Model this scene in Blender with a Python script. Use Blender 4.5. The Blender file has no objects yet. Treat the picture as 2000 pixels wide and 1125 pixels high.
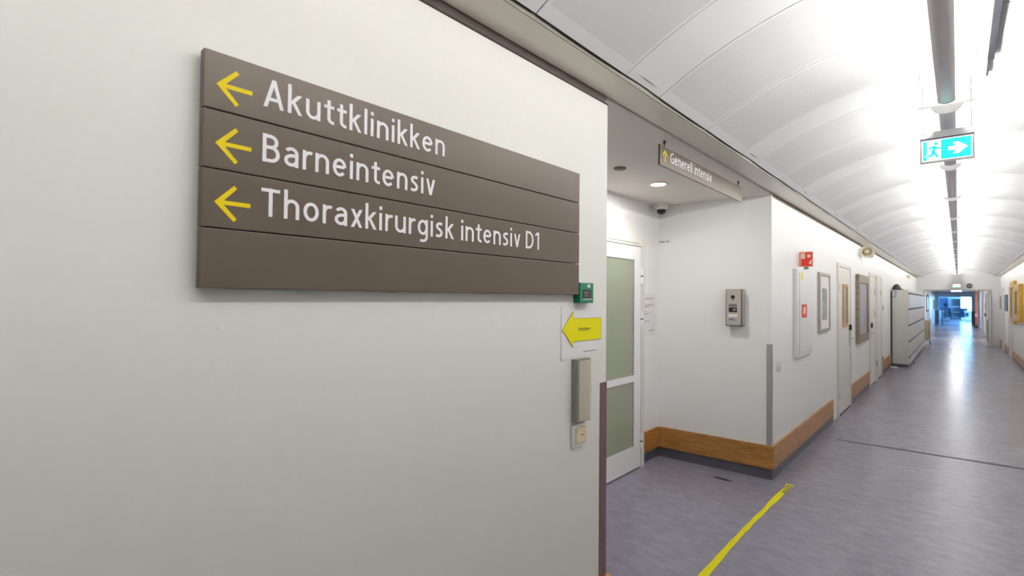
import bpy, bmesh, math, random
from mathutils import Matrix, Vector
random.seed(4)
sc = bpy.context.scene
C = sc.collection
PI = math.pi

# ------------------------------------------------------------------ camera
FPX, YAW, PITCH, ROLL, CAMZ = 1016.5, 0.70943, 0.018194, 0.009205, 1.5
fw = Vector((-math.sin(YAW)*math.cos(PITCH), math.cos(YAW)*math.cos(PITCH), math.sin(PITCH)))
rt = Vector((math.cos(YAW), math.sin(YAW), 0)); up = rt.cross(fw)
r2 = rt*math.cos(ROLL)+up*math.sin(ROLL); u2 = -rt*math.sin(ROLL)+up*math.cos(ROLL)
cd = bpy.data.cameras.new('camera'); cam = bpy.data.objects.new('camera', cd); C.objects.link(cam)
cd.sensor_width = 36.0; cd.lens = FPX/2000*36.0; cd.clip_start = 0.02; cd.clip_end = 300
M = Matrix((r2, u2, -fw)).transposed().to_4x4(); M.translation = (0, 0, CAMZ); cam.matrix_world = M
cd.dof.use_dof = True; cd.dof.focus_distance = 1.9; cd.dof.aperture_fstop = 3.5
sc.camera = cam

# ------------------------------------------------------------------ world, exposure
w = bpy.data.worlds.new('sky'); sc.world = w; w.use_nodes = True
bg = w.node_tree.nodes['Background']; bg.inputs[0].default_value = (0.22, 0.56, 1.0, 1); bg.inputs[1].default_value = 23.0
vs = sc.view_settings; vs.view_transform = 'Standard'; vs.look = 'None'; vs.gamma = 1; vs.use_curve_mapping = False
vs.exposure = 0.0
LAMP = 104.0          # radiance of the fluorescent tubes in the corridor luminaires

# ------------------------------------------------------------------ materials
MATS = {}
def mat(name, col, rough=0.5, metal=0.0, noise=0.0, nscale=20.0, bump=0.0, emit=None, estr=0.0, coat=0.0, spec=0.5, stretch=None):
    if name in MATS: return MATS[name]
    m = bpy.data.materials.new(name); m.use_nodes = True; nt = m.node_tree; b = nt.nodes['Principled BSDF']
    b.inputs['Base Color'].default_value = (*col, 1); b.inputs['Roughness'].default_value = rough
    b.inputs['Metallic'].default_value = metal; b.inputs['Coat Weight'].default_value = coat
    b.inputs['Specular IOR Level'].default_value = spec
    if emit:
        b.inputs['Emission Color'].default_value = (*emit, 1); b.inputs['Emission Strength'].default_value = estr
    if noise or bump:
        tc = nt.nodes.new('ShaderNodeTexCoord'); mp = nt.nodes.new('ShaderNodeMapping')
        if stretch: mp.inputs['Scale'].default_value = stretch
        n = nt.nodes.new('ShaderNodeTexNoise'); n.inputs['Scale'].default_value = nscale; n.inputs['Detail'].default_value = 6
        nt.links.new(tc.outputs['Object'], mp.inputs[0]); nt.links.new(mp.outputs[0], n.inputs['Vector'])
        if noise:
            mx = nt.nodes.new('ShaderNodeMixRGB')
            mx.inputs[1].default_value = (*[c*(1-noise) for c in col], 1); mx.inputs[2].default_value = (*[min(1, c*(1+noise)) for c in col], 1)
            nt.links.new(n.outputs['Fac'], mx.inputs[0]); nt.links.new(mx.outputs[0], b.inputs['Base Color'])
        if bump:
            bp = nt.nodes.new('ShaderNodeBump'); bp.inputs['Strength'].default_value = bump; bp.inputs['Distance'].default_value = 0.002
            nt.links.new(n.outputs['Fac'], bp.inputs['Height']); nt.links.new(bp.outputs[0], b.inputs['Normal'])
    MATS[name] = m
    return m
paint = mat('wall_paint', (0.785, 0.78, 0.735), 0.42, noise=0.02, nscale=60, bump=0.06)  # near side's warm light tinted into the wall colour
paint2 = mat('wall_paint_lit', (0.86, 0.86, 0.85), 0.45, noise=0.02, nscale=60, bump=0.05)  # same paint, colour lifted and cooled for the brighter far light
ceilp = mat('alcove_ceiling_paint', (0.82, 0.775, 0.72), 0.6, noise=0.02)
soffm = mat('soffit_enamel', (0.82, 0.78, 0.68), 0.28, noise=0.01)
bandm = mat('recess_shade_greige', (0.50, 0.43, 0.38), 0.4)  # shade of the wall-head recess put into the band colour
darkgap = mat('dark_gap', (0.03, 0.03, 0.03), 0.8)
slabm = mat('slab_grey', (0.25, 0.25, 0.25), 0.9)
brown = mat('sign_brown', (0.096, 0.071, 0.048), 0.36, metal=0.1, noise=0.06, nscale=6)
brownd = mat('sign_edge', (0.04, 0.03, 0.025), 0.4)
letter = mat('lettering_white', (0.82, 0.81, 0.84), 0.5)
yellow = mat('arrow_yellow', (0.76, 0.58, 0.0), 0.5, spec=0.25)
yellow2 = mat('print_yellow', (0.78, 0.70, 0.0), 0.6, spec=0.25)
black = mat('black_plastic', (0.012, 0.012, 0.014), 0.35)
ink = mat('ink', (0.03, 0.03, 0.03), 0.7)
inkg = mat('ink_grey', (0.25, 0.25, 0.25), 0.7)
paper = mat('paper', (0.80, 0.79, 0.79), 0.7, noise=0.01)
plastic = mat('white_plastic', (0.80, 0.79, 0.76), 0.35)
cream = mat('cream_plastic', (0.72, 0.64, 0.42), 0.35)
greenp = mat('green_plastic', (0.0, 0.17, 0.085), 0.35)
greypl = mat('grey_green_plastic', (0.20, 0.21, 0.18), 0.4)
alu = mat('brushed_aluminium', (0.55, 0.52, 0.46), 0.38, metal=0.6, noise=0.05, nscale=60)
steel = mat('steel', (0.55, 0.54, 0.54), 0.3, metal=0.9, noise=0.06, nscale=40, stretch=(1, 1, 12))
steelf = mat('intercom_face', (0.55, 0.50, 0.45), 0.35, metal=0.5, noise=0.04, nscale=60)
guardb = mat('brown_guard', (0.15, 0.085, 0.085), 0.45)
doorw = mat('door_white', (0.83, 0.83, 0.84), 0.3)
doorc = mat('door_cream', (0.76, 0.74, 0.68), 0.4)
framew = mat('door_frame_cream', (0.72, 0.70, 0.66), 0.4)
red = mat('fire_red', (0.70, 0.03, 0.008), 0.4)
pinkw = mat('pictogram_cream', (0.85, 0.72, 0.60), 0.5)
cove = mat('cove_vinyl', (0.085, 0.085, 0.105), 0.45, noise=0.15, nscale=30)
silverf = mat('frame_silver', (0.42, 0.39, 0.33), 0.35, metal=0.5)
ornate = mat('frame_ornate', (0.27, 0.22, 0.15), 0.4, metal=0.4, noise=0.8, nscale=22, bump=1.0)
gold = mat('frame_gold', (0.55, 0.34, 0.045), 0.35, metal=0.55, noise=0.4, nscale=25, bump=0.6)
cabm = mat('cabinet_enamel', (0.70, 0.69, 0.66), 0.35)
bluelob = mat('lobby_sky_tint', (0.68, 0.80, 0.90), 0.6)  # blue of the daylight worked into the wall colour
navy = mat('navy_fabric', (0.02, 0.06, 0.12), 0.8)
orange = mat('orange_paint', (0.62, 0.17, 0.05), 0.5)
reflm = mat('lamp_strip_grey', (0.80, 0.75, 0.78), 0.26, metal=0.3)
capm = mat('lamp_cap_white', (0.75, 0.75, 0.73), 0.4)
railm = mat('rail_dark', (0.16, 0.17, 0.20), 0.25, metal=0.8)
lampm = mat('fluorescent_tube', (1, 1, 1), 0.5, emit=(1.0, 0.975, 0.94), estr=LAMP)
downm = mat('downlight_diffuser', (1, 1, 1), 0.5, emit=(1.0, 0.97, 0.93), estr=12)
panelm = mat('far_lamp_diffuser', (1, 1, 1), 0.5, emit=(1.0, 0.98, 0.95), estr=60)
exg = mat('exit_green_lit', (0.0, 0.3, 0.25), 0.3, emit=(0.0, 0.86, 0.74), estr=1.0)
exw = mat('exit_white_lit', (0.8, 0.8, 0.8), 0.3, emit=(1.0, 0.96, 0.97), estr=0.95)

def wood_mat():
    m = bpy.data.materials.new('bumper_wood'); m.use_nodes = True; nt = m.node_tree; b = nt.nodes['Principled BSDF']
    tc = nt.nodes.new('ShaderNodeTexCoord'); mp = nt.nodes.new('ShaderNodeMapping'); mp.inputs['Scale'].default_value = (2.2, 2.2, 22)
    n = nt.nodes.new('ShaderNodeTexNoise'); n.inputs['Scale'].default_value = 4; n.inputs['Detail'].default_value = 8; n.inputs['Distortion'].default_value = 0.8
    n2 = nt.nodes.new('ShaderNodeTexNoise'); n2.inputs['Scale'].default_value = 7; n2.inputs['Detail'].default_value = 3
    r = nt.nodes.new('ShaderNodeValToRGB'); e = r.color_ramp.elements
    e[0].position = 0.3; e[0].color = (0.34, 0.135, 0.025, 1); e[1].position = 0.72; e[1].color = (0.62, 0.31, 0.085, 1)
    mx = nt.nodes.new('ShaderNodeMixRGB'); mx.blend_type = 'MULTIPLY'; mx.inputs[0].default_value = 0.35
    nt.links.new(tc.outputs['Object'], mp.inputs[0]); nt.links.new(mp.outputs[0], n.inputs['Vector']); nt.links.new(tc.outputs['Object'], n2.inputs['Vector'])
    nt.links.new(n.outputs['Fac'], r.inputs[0]); nt.links.new(r.outputs[0], mx.inputs[1]); nt.links.new(n2.outputs['Fac'], mx.inputs[2])
    nt.links.new(mx.outputs[0], b.inputs['Base Color']); b.inputs['Roughness'].default_value = 0.38
    return m
wood = wood_mat()

def floor_mat():
    m = bpy.data.materials.new('linoleum'); m.use_nodes = True; nt = m.node_tree; b = nt.nodes['Principled BSDF']
    tc = nt.nodes.new('ShaderNodeTexCoord'); mp = nt.nodes.new('ShaderNodeMapping'); mp.inputs['Scale'].default_value = (1, 1.5, 1); mp.inputs['Rotation'].default_value = (0, 0, 0.35)
    n = nt.nodes.new('ShaderNodeTexNoise'); n.inputs['Scale'].default_value = 9; n.inputs['Detail'].default_value = 9; n.inputs['Roughness'].default_value = 0.7
    n3 = nt.nodes.new('ShaderNodeTexNoise'); n3.inputs['Scale'].default_value = 1.6; n3.inputs['Detail'].default_value = 4
    r = nt.nodes.new('ShaderNodeValToRGB'); e = r.color_ramp.elements
    e[0].position = 0.32; e[0].color = (0.212, 0.202, 0.262, 1); e[1].position = 0.72; e[1].color = (0.305, 0.295, 0.372, 1)
    mx = nt.nodes.new('ShaderNodeMixRGB'); mx.blend_type = 'MULTIPLY'; mx.inputs[0].default_value = 0.25
    r2_ = nt.nodes.new('ShaderNodeValToRGB'); e2 = r2_.color_ramp.elements
    e2[0].position = 0.35; e2[0].color = (0.72, 0.66, 0.66, 1); e2[1].position = 0.65; e2[1].color = (1, 1, 1, 1)
    # pale short scratches
    v = nt.nodes.new('ShaderNodeTexNoise'); v.inputs['Scale'].default_value = 45; v.inputs['Detail'].default_value = 2
    mp2 = nt.nodes.new('ShaderNodeMapping'); mp2.inputs['Scale'].default_value = (0.6, 2.2, 1); mp2.inputs['Rotation'].default_value = (0, 0, -0.5)
    r3 = nt.nodes.new('ShaderNodeValToRGB'); r3.color_ramp.elements[0].position = 0.66; r3.color_ramp.elements[1].position = 0.78
    mx2 = nt.nodes.new('ShaderNodeMixRGB'); mx2.inputs[2].default_value = (0.42, 0.405, 0.44, 1)
    L = nt.links.new
    L(tc.outputs['Object'], mp.inputs[0]); L(mp.outputs[0], n.inputs['Vector']); L(tc.outputs['Object'], n3.inputs['Vector'])
    L(n.outputs['Fac'], r.inputs[0]); L(n3.outputs['Fac'], r2_.inputs[0]); L(r.outputs[0], mx.inputs[1]); L(r2_.outputs[0], mx.inputs[2])
    L(tc.outputs['Object'], mp2.inputs[0]); L(mp2.outputs[0], v.inputs['Vector']); L(v.outputs['Fac'], r3.inputs[0])
    sc_ = nt.nodes.new('ShaderNodeMath'); sc_.operation = 'MULTIPLY'; sc_.inputs[1].default_value = 0.55
    L(r3.outputs[0], sc_.inputs[0]); L(sc_.outputs[0], mx2.inputs[0]); L(mx.outputs[0], mx2.inputs[1])
    L(mx2.outputs[0], b.inputs['Base Color'])
    rr = nt.nodes.new('ShaderNodeMapRange'); rr.inputs[3].default_value = 0.21; rr.inputs[4].default_value = 0.27
    L(n3.outputs['Fac'], rr.inputs[0]); L(rr.outputs[0], b.inputs['Roughness'])
    return m
floorm = floor_mat()

def perf_mat():
    m = bpy.data.materials.new('perforated_enamel'); m.use_nodes = True; nt = m.node_tree; b = nt.nodes['Principled BSDF']; L = nt.links.new
    uv = nt.nodes.new('ShaderNodeUVMap'); s = nt.nodes.new('ShaderNodeVectorMath'); s.operation = 'SCALE'; s.inputs['Scale'].default_value = 1/0.0055
    fr = nt.nodes.new('ShaderNodeVectorMath'); fr.operation = 'FRACTION'
    sb = nt.nodes.new('ShaderNodeVectorMath'); sb.operation = 'SUBTRACT'; sb.inputs[1].default_value = (0.5, 0.5, 0)
    ln = nt.nodes.new('ShaderNodeVectorMath'); ln.operation = 'LENGTH'
    lt = nt.nodes.new('ShaderNodeMath'); lt.operation = 'LESS_THAN'; lt.inputs[1].default_value = 0.23
    mx = nt.nodes.new('ShaderNodeMixRGB'); mx.inputs[1].default_value = (0.655, 0.655, 0.66, 1); mx.inputs[2].default_value = (0.16, 0.16, 0.165, 1)
    L(uv.outputs[0], s.inputs[0]); L(s.outputs[0], fr.inputs[0]); L(fr.outputs[0], sb.inputs[0]); L(sb.outputs[0], ln.inputs[0])
    L(ln.outputs['Value'], lt.inputs[0]); L(lt.outputs[0], mx.inputs[0]); L(mx.outputs[0], b.inputs['Base Color'])
    b.inputs['Roughness'].default_value = 0.45
    return m
perfm = perf_mat()
vaultm = mat('vault_enamel', (0.655, 0.655, 0.66), 0.38)

def clear_mat(name, tint, transp, rough):
    m = bpy.data.materials.new(name); m.use_nodes = True; nt = m.node_tree; b = nt.nodes['Principled BSDF']; out = nt.nodes['Material Output']
    b.inputs['Base Color'].default_value = (*tint, 1); b.inputs['Roughness'].default_value = rough
    t = nt.nodes.new('ShaderNodeBsdfTransparent'); mx = nt.nodes.new('ShaderNodeMixShader'); mx.inputs[0].default_value = transp
    nt.links.new(b.outputs[0], mx.inputs[1]); nt.links.new(t.outputs[0], mx.inputs[2]); nt.links.new(mx.outputs[0], out.inputs[0])
    return m
acrylic = clear_mat('clear_acrylic', (0.85, 0.86, 0.87), 0.7, 0.15)
glassg = clear_mat('green_door_glass', (0.50, 0.55, 0.42), 0.45, 0.08)
glassb = clear_mat('blue_lit_glass', (0.10, 0.35, 0.75), 0.35, 0.1)  # blue-lit pane: daylight's blue put into the glass colour
winglass = clear_mat('window_glass', (0.8, 0.9, 1.0), 0.9, 0.05)
blindm = mat('blind_slats', (0.52, 0.56, 0.40), 0.6)

# ------------------------------------------------------------------ geometry helpers
class G:
    def __init__(s): s.v = []; s.f = []; s.uv = None
    def add(s, vs, fs):
        o = len(s.v); s.v += [tuple(p) for p in vs]; s.f += [tuple(i+o for i in f) for f in fs]; return s
    def box(s, x0, x1, y0, y1, z0, z1, bev=0.0):
        if bev:
            bm = bmesh.new(); bmesh.ops.create_cube(bm, size=1)
            for v in bm.verts: v.co = ((x0+x1)/2+v.co.x*(x1-x0), (y0+y1)/2+v.co.y*(y1-y0), (z0+z1)/2+v.co.z*(z1-z0))
            bmesh.ops.bevel(bm, geom=bm.edges[:], offset=bev, segments=2, affect='EDGES', profile=0.6)
            bm.verts.index_update(); s.add([v.co for v in bm.verts], [[v.index for v in f.verts] for f in bm.faces]); bm.free(); return s
        return s.add([(x0,y0,z0),(x1,y0,z0),(x1,y1,z0),(x0,y1,z0),(x0,y0,z1),(x1,y0,z1),(x1,y1,z1),(x0,y1,z1)],
                     [(3,2,1,0),(4,5,6,7),(0,1,5,4),(1,2,6,5),(2,3,7,6),(3,0,4,7)])
    def cyl(s, p0, p1, r0, r1=None, n=20, cap=True):
        r1 = r0 if r1 is None else r1
        p0 = Vector(p0); p1 = Vector(p1); d = (p1-p0).normalized(); a = d.orthogonal().normalized(); b = d.cross(a)
        vs = [p0+(a*math.cos(t)+b*math.sin(t))*r0 for t in [2*PI*i/n for i in range(n)]]+[p1+(a*math.cos(t)+b*math.sin(t))*r1 for t in [2*PI*i/n for i in range(n)]]
        fs = [(i, (i+1) % n, n+(i+1) % n, n+i) for i in range(n)]
        if cap: fs += [tuple(range(n-1, -1, -1)), tuple(range(n, 2*n))]
        return s.add(vs, fs)
    def lathe(s, o, axis, prof, n=24):     # prof: list of (radius, height along axis)
        o = Vector(o); d = Vector(axis).normalized(); a = d.orthogonal().normalized(); b = d.cross(a); vs = []; fs = []
        for r, h in prof: vs += [o+d*h+(a*math.cos(2*PI*i/n)+b*math.sin(2*PI*i/n))*max(r, 1e-5) for i in range(n)]
        for k in range(len(prof)-1): fs += [(k*n+i, k*n+(i+1) % n, (k+1)*n+(i+1) % n, (k+1)*n+i) for i in range(n)]
        return s.add(vs, fs)
    def prism(s, poly, plane, d0, d1):
        # poly in 2-D; plane 'yz' (extruded in x), 'xz' (extruded in y), 'xy' (extruded in z)
        f = {'yz': lambda u, v, d: (d, u, v), 'xz': lambda u, v, d: (u, d, v), 'xy': lambda u, v, d: (u, v, d)}[plane]
        n = len(poly); vs = [f(u, v, d0) for u, v in poly]+[f(u, v, d1) for u, v in poly]
        return s.add(vs, [tuple(range(n-1, -1, -1)), tuple(range(n, 2*n))]+[(i, (i+1) % n, n+(i+1) % n, n+i) for i in range(n)])
    def tube(s, pts, r, n=8):
        for a, b in zip(pts, pts[1:]): s.cyl(a, b, r, n=n)
        return s
    def mesh(s, name, smooth=False):
        me = bpy.data.meshes.new(name); me.from_pydata(s.v, [], s.f); me.update()
        bm = bmesh.new(); bm.from_mesh(me); bmesh.ops.recalc_face_normals(bm, faces=bm.faces[:]); bm.to_mesh(me); bm.free()
        if smooth:
            for p in me.polygons: p.use_smooth = True
            try: me.set_sharp_from_angle(angle=math.radians(40))
            except Exception: pass
        return me

WL = {}
def link(name, data, parent=None, loc=(0, 0, 0), m=None):
    o = bpy.data.objects.new(name, data); C.objects.link(o); o.location = loc; WL[o.name] = Vector(loc)
    if data is not None and m is not None and not data.materials: data.materials.append(m)
    if parent is not None:
        o.parent = parent; o.matrix_parent_inverse = Matrix.Translation(-WL[parent.name])
    return o
def part(name, g, m, parent=None, loc=(0, 0, 0), smooth=False, label=None):
    o = link(name, g.mesh(name, smooth) if isinstance(g, G) else g, parent, loc, m)
    if label: o['label'] = label
    return o
def tag(o, label, cat, group=None):
    o['label'] = label; o['category'] = cat
    if group: o['group'] = group
    return o
def thing(name, label, cat, loc, group=None): return tag(link(name, None, None, loc), label, cat, group)
def struct(name, g, m, parent=None, label=None):
    o = part(name, g, m, parent)
    if parent is None: o['kind'] = 'structure'
    if label: o['label'] = label
    return o
def B(*a, **k): return G().box(*a, **k)

def text_mesh(s, offset=0.0, spacing=1.0):
    cu = bpy.data.curves.new('t', 'FONT'); cu.body = s; cu.size = 1; cu.offset = offset; cu.space_character = spacing; cu.resolution_u = 4; cu.extrude = 0.5
    o = bpy.data.objects.new('t', cu); C.objects.link(o); dg = bpy.context.evaluated_depsgraph_get(); dg.update()
    me = bpy.data.meshes.new_from_object(o.evaluated_get(dg)); bpy.data.objects.remove(o); bpy.data.curves.remove(cu)
    return me
CAP = None
def lettering(name, s, plane, u0, u1, v0, cap, d0, d1, m, parent, offset=0.0, spacing=1.0):
    global CAP
    me = text_mesh(s, offset, spacing)
    if CAP is None:
        hm = text_mesh('H'); CAP = max(v.co.y for v in hm.vertices); bpy.data.meshes.remove(hm)
    xs = [v.co.x for v in me.vertices]; a, b = min(xs), max(xs)
    for v in me.vertices:
        u = u0+(v.co.x-a)/(b-a)*(u1-u0); h = v0+v.co.y/CAP*cap; d = d0 if v.co.z < 0 else d1
        v.co = {'yz': (d, u, h), 'xz': (u, d, h)}[plane]
    me.name = name; me.materials.clear()
    return part(name, me, m, parent)


# humanist signage letters drawn as strokes (cap height 1, x-height .73, stem .14)
def arc(cx, cy, rx, ry, a0, a1, n=12): return [(cx+rx*math.cos(math.radians(a0+(a1-a0)*i/n)), cy+ry*math.sin(math.radians(a0+(a1-a0)*i/n))) for i in range(n+1)]
XH = 0.73
GLYPH = {
 'l': (0.14, [[(0.07, 0), (0.07, 1.06)]], []), 'i': (0.14, [[(0.07, 0), (0.07, XH)], [(0.07, 0.87), (0.07, 1.01)]], []),
 'n': (0.53, [[(0.07, 0), (0.07, XH)], arc(0.265, 0.44, 0.195, 0.225, 180, 0)+[(0.46, 0)]], []),
 'h': (0.53, [[(0.07, 0), (0.07, 1.06)], arc(0.265, 0.44, 0.195, 0.225, 180, 0)+[(0.46, 0)]], []),
 'u': (0.53, [[(0.46, 0), (0.46, XH)], [(0.07, XH)]+arc(0.265, 0.29, 0.195, 0.225, 180, 360)], []),
 'r': (0.35, [[(0.07, 0), (0.07, XH)], arc(0.27, 0.42, 0.20, 0.24, 180, 68, 8)], []),
 'k': (0.50, [[(0.07, 0), (0.07, 1.06)]], [((0.41, XH), (0.12, 0.36)), ((0.20, 0.42), (0.43, 0))]),
 'v': (0.50, [], [((0.075, XH), (0.25, 0)), ((0.425, XH), (0.25, 0))]), 'x': (0.50, [], [((0.08, XH), (0.42, 0)), ((0.42, XH), (0.08, 0))]),
 'A': (0.66, [[(0.16, 0.30), (0.50, 0.30)]], [((0.075, 0), (0.33, 1)), ((0.585, 0), (0.33, 1))]),
 't': (0.37, [[(0.17, 0.92)]+arc(0.32, 0.22, 0.15, 0.15, 180, 275, 8)+[(0.37, 0.078)], [(0.0, 0.665), (0.37, 0.665)]], []),
 'e': (0.55, [[(0.07, 0.385), (0.46, 0.385)], arc(0.275, 0.365, 0.205, 0.295, 4, 318, 22)], []),
 'o': (0.56, [arc(0.28, 0.365, 0.21, 0.295, 0, 360, 28)], []),
 'a': (0.50, [[(0.43, 0)]+arc(0.25, 0.48, 0.18, 0.18, 0, 150, 12), [(0.43, 0.42), (0.25, 0.41)]+arc(0.25, 0.235, 0.18, 0.165, 100, 270, 12)+[(0.34, 0.09), (0.43, 0.19)]], []),
 's': (0.42, [[(0.365, 0.625), (0.30, 0.655), (0.22, 0.66), (0.135, 0.625), (0.09, 0.54), (0.12, 0.455), (0.22, 0.385), (0.31, 0.31), (0.345, 0.21), (0.30, 0.115), (0.20, 0.07), (0.12, 0.075), (0.045, 0.11)]], []),
 'g': (0.54, [arc(0.27, 0.375, 0.20, 0.285, 0, 360, 28), [(0.47, XH)]+arc(0.265, -0.06, 0.205, 0.18, 0, -125, 12)], []),
 'T': (0.58, [[(0.29, 0), (0.29, 1)], [(0, 0.93), (0.58, 0.93)]], []),
 'B': (0.57, [[(0.07, 0), (0.07, 1)], [(0.07, 0.93)]+arc(0.26, 0.735, 0.19, 0.195, 90, -90)+[(0.07, 0.54)], [(0.07, 0.54)]+arc(0.29, 0.305, 0.21, 0.235, 90, -90)+[(0.07, 0.07)]], []),
 'D': (0.64, [[(0.07, 0), (0.07, 1)], [(0.07, 0.93)]+arc(0.25, 0.5, 0.32, 0.43, 90, -90, 18)+[(0.07, 0.07)]], []),
 '1': (0.33, [[(0.26, 0), (0.26, 1)]], [((0.04, 0.80), (0.24, 0.99))]),
 'G': (0.68, [arc(0.40, 0.5, 0.33, 0.43, 52, 300, 22)+[(0.61, 0.13), (0.61, 0.48), (0.40, 0.48)]], []),
 ' ': (0.19, [], [])}
def stroke_text(name, s, u0, u1, v0, cap, d0, d1, m, parent):
    adv = 0; place = []
    for c in s: place.append((c, adv)); adv += GLYPH[c][0]+(0.10 if c in 'vxkrtA' else 0.125)
    tot = place[-1][1]+GLYPH[s[-1]][0]; kx = (u1-u0)/tot; g = {}; wi = 0; hw = 0.060; eps = 0
    for c, x0 in place:
        if c == ' ': wi += 1; continue
        gg = g.setdefault(wi, G()); T = lambda p: (u0+(x0+p[0])*kx, v0+p[1]*cap)
        for pts in GLYPH[c][1]:
            closed = (abs(pts[0][0]-pts[-1][0])+abs(pts[0][1]-pts[-1][1])) < 1e-6; Lf = []; Rt = []; n = len(pts)
            for i in range(n):
                p = Vector(pts[i]); a = Vector(pts[i-1]) if i else (Vector(pts[n-2]) if closed else None); b = Vector(pts[i+1]) if i < n-1 else (Vector(pts[1]) if closed else None)
                d1_ = (p-a).normalized() if a is not None else (b-p).normalized(); d2_ = (b-p).normalized() if b is not None else d1_
                nn = Vector((-(d1_.y+d2_.y), d1_.x+d2_.x)).normalized(); k_ = min(1.6, 1/max(0.3, nn.dot(Vector((-d1_.y, d1_.x)))))
                Lf.append(T(p+nn*hw*k_)); Rt.append(T(p-nn*hw*k_))
            eps += 1; vs = [(d, *q) for d in (d0, d1+0.00004*(eps % 5)) for q in Lf+Rt]; N = 2*n; fs = []
            for i in range(n-1): fs += [(i, n+i, n+i+1, i+1), (N+i, N+i+1, N+n+i+1, N+n+i), (i, i+1, N+i+1, N+i), (n+i, N+n+i, N+n+i+1, n+i+1)]
            if not closed: fs += [(0, N, N+n, n), (n-1, N-1, N+N-1, N+n-1)]
            gg.add(vs, fs)
        for p, q in GLYPH[c][2]:
            ln = math.hypot(q[0]-p[0], q[1]-p[1]); h = hw*ln/abs(q[1]-p[1])*0.97
            eps += 1
            gg.prism([T((p[0]-h, p[1])), T((p[0]+h, p[1])), T((q[0]+h, q[1])), T((q[0]-h, q[1]))], 'yz', d0, d1+0.00004*(eps % 5))
    for i in sorted(g): part(name, g[i], m, parent)

# ------------------------------------------------------------------ structure
XL, XR, YN, YE = -1.192, 1.09, -5.0, 24.5
Y1, Y2, XB = 2.035, 4.735, -2.2           # alcove near corner, far corner, back wall
WT = 2.366
FLOOR = struct('floor', B(-4.5, 4.5, YN-0.2, 62, -0.15, 0), floorm)
WALL = struct('wall_left', B(XB-0.2, XL, YN, Y1, 0, WT), paint)                      # near left wall, carries the big sign
struct('wall_left_far', G().box(XB-0.2, XL, Y2, YE, 0, WT).box(XB-0.2, XL-0.0005, Y2, Y2+0.03, WT, 2.392), paint2)
struct('wall_right', B(XR, XR+0.3, YN, YE, 0, 2.40), paint2)
struct('wall_rear', B(XB-0.2, XR+0.3, YN-0.2, YN, 0, 2.95), paint2)
struct('wall_alcove_back', B(XB-0.2, XB, Y1, Y2, 0, 2.39), paint2)
ceiling = struct('ceiling', B(XB-0.2, XR+0.4, YN, YE, 2.95, 3.05), slabm)
struct('ceiling_alcove', B(XB-0.2, XL-0.004, Y1-0.0, Y2, 2.39, 2.44), ceilp)
# wall heads above the wall lining: recess shade coloured greige, groove shade a dark strip
t1 = struct('trim_1', B(XB-0.2, XL-0.012, YN, Y1, WT+0.006, 2.95), bandm)
struct('trim_2', B(XB-0.2, XL-0.012, Y2+0.031, YE, WT+0.006, 2.95), bandm)
struct('trim_3', B(XB-0.2, XL-0.03, Y1, Y2, 2.445, 2.95), bandm)
struct('trim_4', B(XR+0.012, XR+0.3, YN, YE, 2.40, 2.95), bandm)
struct('trim_5', B(XL-0.02, XL+0.003, YN, Y1, WT-0.001, WT+0.005), brownd)  # dark strip painted where the groove's shade falls

# vault
XC, HW, ZE, ZC = -0.05, 0.975, 2.412, 2.69
RV = (HW*HW+(ZC-ZE)**2)/(2*(ZC-ZE)); AV = math.asin(HW/RV)
def vz(x): return ZC-RV+math.sqrt(RV*RV-(x-XC)**2)
def vault_panel(wid, perf):
    na, ny = 44, 8; th = 0.012; vs = []; fs = []; uvs = {}
    sag = 0.004 if perf else -0.006
    for j in range(ny+1):
        tj = [0, 0.03, 0.2, 0.4, 0.5, 0.6, 0.8, 0.97, 1][j]; y = wid*tj; bulge = sag*(1-(2*tj-1)**2)
        for i in range(na+1):
            a = -AV+2*AV*i/na; r = RV-bulge
            vs.append((r*math.sin(a), y, r*math.cos(a)-RV))
    nb = len(vs)
    for j in (0, ny):
        for i in range(na+1):
            a = -AV+2*AV*i/na; vs.append(((RV+th)*math.sin(a), wid*j/ny, (RV+th)*math.cos(a)-RV))
    for j in range(ny):
        for i in range(na):
            k = j*(na+1)+i; fs.append((k, k+1, k+na+2, k+na+1))
    for jj, j in enumerate((0, ny)):
        for i in range(na): fs.append((j*(na+1)+i, j*(na+1)+i+1, nb+jj*(na+1)+i+1, nb+jj*(na+1)+i))
    for i in range(na): fs.append((nb+i, nb+i+1, nb+na+1+i+1, nb+na+1+i))
    me = bpy.data.meshes.new('vault_panel'); me.from_pydata(vs, [], fs); me.update()
    ul = me.uv_layers.new(name='UVMap')
    for p in me.polygons:
        for li in p.loop_indices:
            v = me.vertices[me.loops[li].vertex_index].co; ul.data[li].uv = (RV*math.atan2(v.x, v.z+RV), v.y)
    bm = bmesh.new(); bm.from_mesh(me); bmesh.ops.recalc_face_normals(bm, faces=bm.faces[:]); bm.to_mesh(me); bm.free()
    for p in me.polygons: p.use_smooth = True
    me.set_sharp_from_angle(angle=math.radians(40))
    if perf:   # plain enamel rim round the punched field
        me.materials.append(perfm); me.materials.append(vaultm)
        for p in me.polygons:
            j = sum(me.vertices[i].co.y for i in p.vertices)/len(p.vertices)/wid
            if j < 0.03 or j > 0.97 or p.index % na in (0, na-1): p.material_index = 1
    else: me.materials.append(vaultm)
    return me
PA, PB, PS = vault_panel(0.585, True), vault_panel(0.59, True), vault_panel(0.305, False)
k = -5
while True:
    y = 1.90+1.5*k
    if y > YE: break
    for off, me, wd in ((0.0, PS, 0.305), (0.312, PA, 0.585), (0.905, PB, 0.59)):
        if y+off > YN and y+off+wd < YE+0.05: link('vault_panel', me, ceiling, (XC, y+off, ZC))
    k += 1
struct('ceiling_rim', B(XL+0.175, XL+0.19, YN, YE, 2.43, 2.95), slabm, ceiling)
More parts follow.
